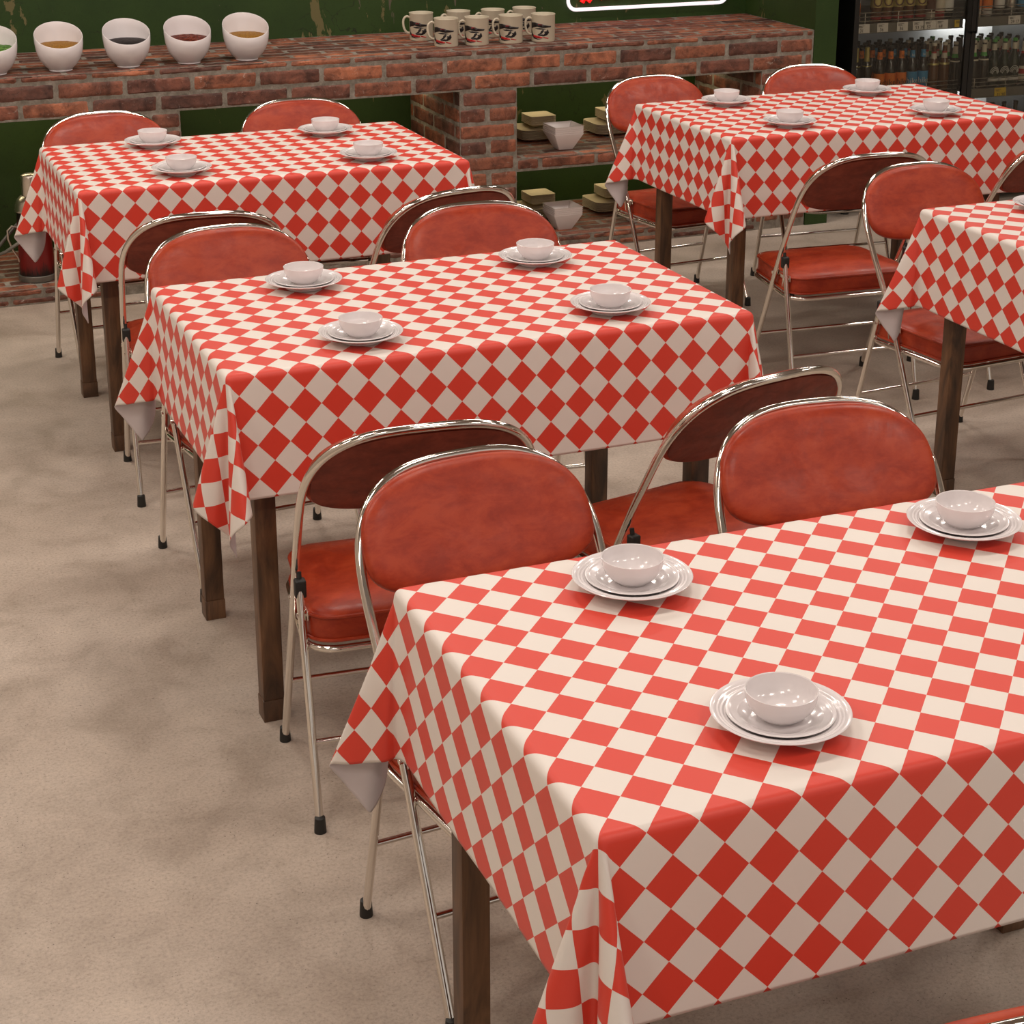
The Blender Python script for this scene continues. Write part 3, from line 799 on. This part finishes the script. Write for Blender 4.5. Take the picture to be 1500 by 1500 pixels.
# ------------------------------------------------------------------ neon sign
ns = empty('neon_sign', (88.2, 156.2, 31.5)); tag(ns, 'white outlined neon sign with red characters on the green wall, mostly above the frame', 'sign')
bm = bmesh.new(); tube(bm, [(x, -.05, z) for x, z in rrect(24.0, 8.0, 1.3, 8)], .13, 10, closed=True); tube(bm, [(x, -.05, z) for x, z in rrect(23.5, 7.5, 1.05, 8)], .11, 10, closed=True); obj('border_tube', bm, m_neonw, ns)
bm = bmesh.new()
def stroke(pts, r=.32): tube(bm, [V(x, -.1, z) for x, z in pts], r, 10)
for cx_ in (-9.3, -6.0, -2.9, .2, 3.2):
    pass
ST = [[(-9.9, -2.95), (-9.3, -1.9), (-9.0, -.2)], [(-8.5, .6), (-8.1, -1.2), (-8.6, -2.4), (-9.0, -2.9)], [(-7.2, -2.5), (-6.6, -2.2), (-5.9, -2.3), (-5.8, -1.2)], [(-4.6, -2.6), (-5.0, -1.5), (-5.2, .4)],
      [(-2.6, -2.1), (-2.1, -2.3), (-1.5, -2.2), (-1.4, -1.0)], [(-.4, -2.1), (.3, -1.2), (.5, .3)], [(-3.0, .8), (-1.0, 1.0), (.8, 1.1)], [(-9.6, 1.2), (-7.8, 1.4)], [(-7.0, 1.2), (-5.0, 1.4)],
      [(3.2, -1.7), (3.0, .2), (3.3, 1.6)], [(5.0, -1.8), (4.7, -.4), (4.8, 1.6)], [(7.4, -1.4), (7.6, 1.6)], [(9.2, -1.3), (8.8, .8), (9.4, 1.8)], [(6.8, 1.0), (9.8, 1.3)]]
for s_ in ST: stroke(s_)
obj('red_characters', bm, m_neonr, ns)
bm = bmesh.new(); box(bm, -11.2, 11.2, .05, .3, -3.2, 3.2, .05)
bm.free()

# ------------------------------------------------------------------ drinks fridge
FX, FY = 110.2, 140.0
FW = 37.2
fr = empty('drinks_fridge', (FX+FW/2, FY+8, 0)); tag(fr, 'tall black two door drinks fridge with glass front, standing right of the green wall', 'fridge')
fo = Vector((FX+FW/2, FY+8, 0))
def fpart(name, boxes, m, bev=0, label=None, smooth=False, parent=None):
    bm = bmesh.new()
    for b_ in boxes: box(bm, *b_, bev)
    bmesh.ops.translate(bm, vec=-fo, verts=bm.verts)
    o = obj(name, bm, m, parent or fr, smooth=smooth)
    if label: tag(o, label)
    return o
FT = 62
fpart('side_panel', [(FX, FX+.5, FY+.2, FY+20, 1.4, FT)], m_black); fpart('side_panel', [(FX+FW-.5, FX+FW, FY+.2, FY+20, 1.4, FT)], m_black)
fpart('back_panel', [(FX+.5, FX+FW-.5, FY+19.4, FY+20, 1.4, FT)], m_inner)
fpart('top_panel', [(FX, FX+FW, FY, FY+20, FT, FT+2)], m_black)
fpart('base_panel', [(FX+.3, FX+FW-.3, FY+.8, FY+20, 1.5, 3.2)], m_steel, label='grey steel kick panel')
for dx, dy in ((1.6, 1.8), (FW-1.6, 1.8), (1.6, 18), (FW-1.6, 18)):
    bm = bmesh.new(); lathe(bm, [(0, 0), (.55, 0), (.55, .5), (.3, .7), (.3, 1.6), (0, 1.6)], 16, (FX+dx-fo.x, FY+dy-fo.y, 0)); tag(obj('foot', bm, m_black, fr), 'short black adjustable foot')
m_glass = None
m, nt, b, N, L = newmat('door_glass')
N.remove(b); outn = [n for n in N if n.type == 'OUTPUT_MATERIAL'][0]
tr = N.new('ShaderNodeBsdfTransparent'); tr.inputs[0].default_value = (.88, .88, .84, 1)
gl = N.new('ShaderNodeBsdfGlossy'); gl.inputs['Roughness'].default_value = .02; gl.inputs['Color'].default_value = (1, 1, 1, 1)
fn = N.new('ShaderNodeFresnel'); fn.inputs['IOR'].default_value = 1.35
mx = N.new('ShaderNodeMixShader'); L.new(fn.outputs[0], mx.inputs[0]); L.new(tr.outputs[0], mx.inputs[1]); L.new(gl.outputs[0], mx.inputs[2]); L.new(mx.outputs[0], outn.inputs['Surface'])
m_glass = m
D0 = [(FX, FX+18.55), (FX+18.65, FX+37.2)]
for a, c in D0:
    d = fpart('door', [(a, a+.75, FY-.25, FY+.2, 3.3, FT-.3), (c-.75, c, FY-.25, FY+.2, 3.3, FT-.3), (a+.75, c-.75, FY-.25, FY+.2, 3.3, 4.6), (a+.75, c-.75, FY-.25, FY+.2, FT-2, FT-.3)], m_black, label='black door frame')
    fpart('glass_pane', [(a+.75, c-.75, FY-.08, FY+.02, 4.6, FT-2)], m_glass, parent=d)
    h = fpart('door_handle', [(a+.25 if a > FX+1 else c-.45, (a+.45 if a > FX+1 else c-.25), FY-.95, FY-.75, 24, 44), (a+.25 if a > FX+1 else c-.45, (a+.45 if a > FX+1 else c-.25), FY-.95, FY-.25, 24, 24.3), (a+.25 if a > FX+1 else c-.45, (a+.45 if a > FX+1 else c-.25), FY-.95, FY-.25, 43.7, 44)], m_black, parent=d)
SH = [7.0, 15.95, 25.75, 36.0, 46.0]
def shelf_part(z):
    for (a, c) in ((FX+.7, FX+18.2), (FX+19.0, FX+36.6)):
        s_ = fpart('shelf', [(a, c, FY+1.5, FY+18.8, z-.25, z)], m_steel)
        fpart('price_rail', [(a, c, FY+1.2, FY+1.5, z-1.2, z+.02), (a, c, FY+1.05, FY+1.25, z-1.22, z-1.12)], m_steel, parent=s_, label='grey shelf edge holding price tags')
        bm = bmesh.new()
        for q in range(3): tube(bm, [V(a-fo.x, FY+1.4-fo.y, z+.35+.55*q), V(c-fo.x, FY+1.4-fo.y, z+.35+.55*q)], .07, 8)
        k = a+2
        while k < c: tube(bm, [V(k-fo.x, FY+1.4-fo.y, z), V(k-fo.x, FY+1.4-fo.y, z+1.5)], .06, 6); k += 5.2
        obj('guard_wires', bm, m_wire, s_)
for z in SH: shelf_part(z)
def text_bm(body, size):
    cu = bpy.data.curves.new('tmp', 'FONT'); cu.body = body; cu.size = size; cu.resolution_u = 2
    to = bpy.data.objects.new('tmp', cu); COL.objects.link(to)
    dg = bpy.context.evaluated_depsgraph_get(); dg.update()
    mt = bpy.data.meshes.new_from_object(to.evaluated_get(dg)); bpy.data.objects.remove(to)
    bm = bmesh.new(); bm.from_mesh(mt); bpy.data.meshes.remove(mt); bpy.data.curves.remove(cu)
    return bm
def price(x0, x1, z0, z1, txt, yellow=False):
    t = empty('price_tag', (x0, FY+1.12, z0)); tag(t, None)
    bm = bmesh.new(); box(bm, 0, x1-x0, -.05, 0, 0, z1-z0); bmesh.ops.rotate(bm, verts=bm.verts, cent=(0, 0, 0), matrix=Matrix.Rotation(-.06, 3, 'X'))
    p = obj('card', bm, m_tagy if yellow else m_tagw, t, smooth=False)
    bm = bmesh.new()
    for q in range(3): box(bm, .15, .15+(.9, .55, .7)[q], -.065, -.05, z1-z0-.22-.11*q, z1-z0-.18-.11*q)
    obj('small_print', bm, m_ink, t, smooth=False)
    if txt:
        bm = text_bm(txt, .62)
        for v in bm.verts: v.co = V(v.co.x+.35, -.075, v.co.y+.12)
        obj('price_figures', bm, m_ink, t, smooth=False)
    return t
TG = [(111.6, 113.5, '31'), (114.7, 116.4, '36'), (117.8, 119.5, '36'), (120.3, 122.0, '53 39'), (122.15, 124.0, '57'), (124.05, 125.9, '68')]
plab = {'31': 'white price tag reading 31, leftmost on the fridge shelf edge', '36': 'white price tag reading 36 on the fridge shelf edge', '53 39': 'white price tag reading 53 39 on the fridge shelf edge', '57': 'white price tag reading 57 on the fridge shelf edge', '68': 'white price tag reading 68 on the fridge shelf edge'}
for k, (a, c, t) in enumerate(TG):
    lab = plab[t] + (', above the orange labelled bottles' if k == 1 else ', between tags 36 and 53' if k == 2 else '')
    tag(price(a, c, 24.62, 25.78, t), lab, 'price tag', 'price tags on the fridge shelves')
tag(price(127.0, 127.75, 24.68, 25.65, '', True), 'yellow price tag at the right end of the left door shelf', 'price tag', 'price tags on the fridge shelves')
tag(price(135.8, 137.75, 24.65, 25.78, '29 17'), 'white price tag reading 29 17 behind the right fridge door', 'price tag', 'price tags on the fridge shelves')
tag(price(139.0, 140.9, 24.65, 25.78, '', True), 'yellow price tag beside the tag reading 29 17', 'price tag', 'price tags on the fridge shelves')
tag(price(134.5, 136.4, 14.72, 15.95, '31 90', True), 'yellow price tag on the lower fridge shelf edge by the right table', 'price tag', 'price tags on the fridge shelves')

# bottles
m_bgl = plain('dark_bottle_glass', (.016, .012, .007), .10, spec=.6, coat=.3)
m_bgr = plain('green_bottle_glass', (.010, .022, .008), .10, spec=.6, coat=.3)
m_amb = plain('amber_drink', (.11, .040, .010), .12, spec=.6, coat=.3)
m_gold = plain('gold_foil', (.55, .45, .16), .3, .5)
m_or = plain('orange_label', (.78, .19, .02), .5); m_bl = plain('blue_label', (.06, .26, .48), .5)
m_cr = plain('cream_label', (.66, .58, .46), .5); m_gn = plain('green_label', (.09, .40, .07), .5); m_rd = plain('red_label', (.40, .02, .02), .5)
m_wh = plain('white_print', (.75, .72, .68), .5)
m_brn = plain('brown_label', (.10, .035, .015), .5)
BPROF = [(0, 0), (.72, 0), (.79, .08), (.80, .3), (.80, 3.1), (.77, 3.5), (.62, 4.0), (.42, 4.45), (.34, 4.9), (.31, 5.9), (.30, 6.2)]
def band(bm, r0, z0, r1, z1, mi=0, n=28):
    lathe(bm, [(r0+.012, z0), (r1+.012, z1)], n, mi=mi)
def textband(body, r, z, size, m, th0, parent):
    """lettering bent round a bottle: mesh made from the built in font"""
    bm = text_bm(body, size)
    w = max(v.co.x for v in bm.verts)
    for v in bm.verts:
        a = th0 + (v.co.x-w/2)/r
        v.co = V((r+.03)*math.cos(a), (r+.03)*math.sin(a), z+v.co.y)
    return obj('lettering', bm, m, parent, smooth=False)
THF = math.radians(-109)
def make_bottle(kind):
    g = {'orange': m_bgl, 'blue': m_bgl, 'gold': m_bgl, 'amber': m_amb, 'green': m_bgl, 'arc': m_bgr, 'red': m_bgl, 'dark': m_bgl}[kind]
    root = empty('bottle')
    bm = bmesh.new(); lathe(bm, BPROF+[(0, 6.2)], 28); obj('glass_body', bm, g, root)
    bm = bmesh.new(); lathe(bm, [(.30, 6.1), (.36, 6.12), (.35, 6.42), (.28, 6.5), (0, 6.5)], 20)
    obj('crown_cap', bm, {'arc': m_gn, 'gold': m_gold, 'green': m_cr, 'amber': m_cr}.get(kind, m_black), root)
    def lab(z0, z1, m, nm='label_band', r0=.80, r1=None):
        bm = bmesh.new(); band(bm, r0, z0, r1 or r0, z1); return obj(nm, bm, m, root)
    if kind == 'orange':
        l = lab(.5, 2.9, m_or); textband('hike', .82, 1.35, 1.05, m_ink, THF, l)
        l = lab(4.75, 5.75, m_or, 'neck_label', .36, .32); textband('hi', .36, 4.95, .5, m_ink, THF, l)
    elif kind == 'blue':
        l = lab(.5, 2.9, m_bl); textband('hike', .82, 1.35, 1.05, m_wh, THF, l)
        l = lab(4.75, 5.75, m_bl, 'neck_label', .36, .32); textband('hi', .36, 4.95, .5, m_wh, THF, l)
    elif kind == 'gold':
        lab(4.6, 6.1, m_gold, 'neck_foil', .40, .31); lab(3.95, 4.05, m_gold, 'shoulder_ring', .64, .60); lab(.6, 1.5, m_gold)
    elif kind == 'amber':
        lab(3.55, 3.8, m_gold, 'shoulder_ring', .76, .70); lab(4.4, 5.1, m_cr, 'neck_label', .44, .34); lab(5.1, 5.35, m_rd, 'neck_stripe', .34, .33)
    elif kind == 'green':
        lab(4.3, 4.85, m_gn, 'neck_label', .47, .36); lab(4.85, 5.9, m_cr, 'neck_paper', .36, .32); lab(3.75, 3.95, m_cr, 'shoulder_ring', .70, .64)
    elif kind == 'arc':
        bm = bmesh.new()
        for q in range(3):
            rr_ = .82; pts = []
            for s_ in range(13):
                a = math.radians(20+140*s_/12); ux = (.75-.18*q)*math.cos(a); uz = (1.25-.22*q)*math.sin(a)
                t_ = THF+ux/rr_; pts.append(V(rr_*math.cos(t_), rr_*math.sin(t_), 1.5+uz))
            tube(bm, pts, .045, 6)
        obj('white_arcs', bm, m_wh, root); lab(.75, 1.15, m_wh)
        lab(5.0, 5.9, m_cr, 'neck_label', .345, .32)
    elif kind == 'red':
        lab(.5, 2.6, m_cr); lab(1.5, 2.2, m_rd, 'red_band', .815); lab(4.6, 5.9, m_cr, 'neck_label', .40, .32); lab(4.3, 4.6, m_rd, 'neck_stripe', .48, .40)
    return root
protos = {}
BL = {'orange': ('orange labelled brown bottle', 'beer bottle'), 'blue': ('blue labelled brown bottle', 'beer bottle'), 'gold': ('gold necked dark bottle', 'beer bottle'), 'amber': ('amber bottle with cream neck', 'beer bottle'),
      'green': ('bottle with green and white neck', 'beer bottle'), 'arc': ('green capped bottle with white arcs', 'beer bottle'), 'red': ('red and cream labelled bottle', 'beer bottle'), 'dark': ('plain dark bottle', 'beer bottle')}
cnt = {}
NUM = ['leftmost', 'second from left', 'third from left', 'fourth from left', 'fifth from left', 'sixth from left', 'seventh from left', 'eighth from left', 'ninth from left', 'tenth from left']
ROWN = ['front', 'second', 'third', 'rear']
def put_bottle(kind, x, y, z, lab):
    if kind not in protos: o = protos[kind] = make_bottle(kind)
    else: o = copy_tree(protos[kind])
    o.location = (x*U, y*U, z*U); o.rotation_euler = (0, 0, rnd.uniform(-.35, .35) if kind != 'blue' else rnd.uniform(-.15, .2))
    tag(o, lab, 'bottle', 'bottles in the drinks fridge')
R1 = [['gold', 'gold', 'orange', 'orange', 'orange', 'blue', 'blue', 'amber', 'amber', 'green'], ['gold', 'orange', 'orange', 'orange', 'blue', 'blue', 'dark', 'amber', 'amber', 'green'],
      ['orange', 'orange', 'blue', 'blue', 'dark', 'dark', 'amber', 'dark', 'green', 'green'], ['orange', 'orange', 'blue', 'dark', 'dark', 'amber', 'dark', 'dark', 'dark', 'arc']]
R2 = [['green', 'green', 'arc', 'arc', 'arc', 'red'], ['dark', 'arc', 'arc', 'arc', 'red', 'red'], ['dark', 'dark', 'red', 'red', 'red', 'red'], ['dark', 'dark', 'red', 'red', 'dark', 'red']]
for r in range(4):
    for k, kd in enumerate(R1[r]):
        put_bottle(kd, 113.05+1.735*k-(.3 if kd == 'gold' and r == 0 else 0), FY+2.8+1.85*r, 15.97, '%s, %s, %s row, left fridge door' % (BL[kd][0], NUM[k], ROWN[r]))
    for k, kd in enumerate(R2[r]):
        put_bottle(kd, 131.75+1.70*k, FY+2.8+1.85*r, 15.97, '%s, %s, %s row, right fridge door' % (BL[kd][0], NUM[k], ROWN[r]))
for k in range(5):
    put_bottle('dark', 132.0+2.0*k, FY+3.4, 7.02, 'dark capped bottle low behind the right fridge door, %s' % NUM[k])
# jars, cans and cartons on the upper shelf
def make_jar():
    root = empty('drink_jar')
    bm = bmesh.new(); lathe(bm, [(0, 0), (.68, 0), (.76, .1), (.70, .5), (.76, .9), (.70, 1.2), (.78, 1.6), (.82, 2.0), (.82, 3.6), (.5, 4.2), (.4, 5.6), (0, 5.6)], 26); obj('glass_body', bm, m_amb, root)
    bm = bmesh.new(); band(bm, .83, 1.9, .83, 3.6); l = obj('gold_label', bm, m_gold, root)
    bm = bmesh.new()
    for q in range(20):
        pass
    pts = [V(.86*math.cos(THF+.62*math.cos(a)), .86*math.sin(THF+.62*math.cos(a)), 2.75+.62*math.sin(a)) for a in [2*PI*s_/20 for s_ in range(20)]]
    tube(bm, pts, .10, 6, closed=True); obj('brown_emblem', bm, m_brn, l)
    bm = bmesh.new(); band(bm, .74, .35, .74, .8); tag(obj('lower_label', bm, m_rd, root), 'orange red lower label')
    return root
def make_can(ma, mb, nm):
    root = empty(nm)
    bm = bmesh.new(); lathe(bm, [(0, .05), (.62, .0), (.72, .15), (.72, 4.2), (.6, 4.45), (0, 4.4)], 26); obj('can_body', bm, ma, root)
    bm = bmesh.new(); band(bm, .725, 1.0, .725, 2.6); obj('label_band', bm, mb, root)
    return root
j0 = make_jar()
for k, x in enumerate((115.6, 117.25, 119.0, 120.7, 122.6)):
    o = j0 if k == 0 else copy_tree(j0); o.location = (x*U, (FY+3.0)*U, 25.78*U)
    tag(o, 'amber bottle with round gold emblem, %s on the upper fridge shelf' % NUM[k], 'bottle', 'gold labelled bottles on the upper fridge shelf')
for x, a, b_, lab in ((112.2, m_wh, m_or, 'white and orange can at the left end of the upper fridge shelf'), (124.1, m_cr, m_brn, 'cream and brown can on the upper fridge shelf, right of the gold bottles'),
                      (125.6, m_rd, m_cr, 'red and cream can on the upper fridge shelf beside the mullion'), (127.0, m_black, m_wh, 'black and white can nearest the mullion on the upper shelf'),
                      (131.6, m_cr, m_or, 'cream and orange can, leftmost on the upper shelf behind the right door'), (133.4, m_wh, m_or, 'white can with orange band behind the right door, second from left'),
                      (135.4, m_steel, m_wh, 'grey and white can on the upper shelf behind the right door'), (137.3, m_steel, m_wire, 'silver can on the upper shelf above the tag reading 29 17'),
                      (139.2, m_steel, m_bl, 'silver and blue can on the upper shelf at the right edge of the photo')):
    o = make_can(a, b_, 'drink_can'); o.location = (x*U, (FY+2.9)*U, 25.78*U); tag(o, lab, 'can', 'cans on the upper fridge shelf')

# ------------------------------------------------------------------ lights
def area(name, loc, size, energy, col=(1, .86, .70), rot=(0, 0, 0), sy=None):
    l = bpy.data.lights.new(name, 'AREA'); l.energy = energy; l.color = col
    l.shape = 'RECTANGLE'; l.size = size*U; l.size_y = (sy or size)*U
    o = bpy.data.objects.new(name, l); COL.objects.link(o); o.location = Vector(loc)*U; o.rotation_euler = rot
    return o
WARM = (1, .895, .81)
for ix, x in enumerate((-64, -22, 24, 72, 122)):
    for iy, y in enumerate((-60, 10, 75, 125)):
        area('ceiling_lamp', (x, y, 89), 16, (14.5 if ix == 0 else 12.0), WARM, sy=8)
area('fridge_lamp', (FX+9.4, FY+17.5, 24.2), 16, .05, (.95, .97, 1), sy=1.5)
area('fridge_lamp', (FX+31.5, FY+18.2, 24.0), 10, 2.2, (.95, .97, 1), sy=1.5)
area('fridge_lamp', (FX+31.5, FY+18.2, 14.4), 10, 1.6, (.95, .97, 1), sy=1.5)
area('fridge_lamp', (FX+18, FY+2, 60), 34, 4.0, (1, .95, .88), sy=2)
for x0, x1 in ((-10, 12), (21, 53.5), (62.5, 95)):
    area('shelf_lamp', ((x0+x1)/2, 151.5, 20.6), x1-x0, .95, (1, .84, .52), sy=1.0)
area('shelf_lamp', (78.7, 151.5, 10.3), 32, .8, (1, .84, .52), sy=1.0)
w = bpy.data.worlds.new('World'); scene.world = w; w.use_nodes = True
w.node_tree.nodes['Background'].inputs[0].default_value = (.58, .52, .475, 1); w.node_tree.nodes['Background'].inputs[1].default_value = .9

# ------------------------------------------------------------------ camera
cam = bpy.data.cameras.new('Camera'); k = bpy.data.objects.new('Camera', cam); COL.objects.link(k)
k.location = Vector((-23.3194, -67.9442, 33.561+FZ))*U
k.rotation_euler = (PI/2-.331174, 0, -.389057)
cam.sensor_width = 36; cam.lens = 2673.2313/1500*36; cam.shift_x = -2.6363/1500; cam.shift_y = -169.19/1500
cam.clip_start = .05; cam.clip_end = 50
scene.camera = k
scene.view_settings.view_transform = 'Standard'; scene.view_settings.look = 'None'; scene.view_settings.gamma = 1
scene.view_settings.use_curve_mapping = False
scene.view_settings.exposure = 0.0
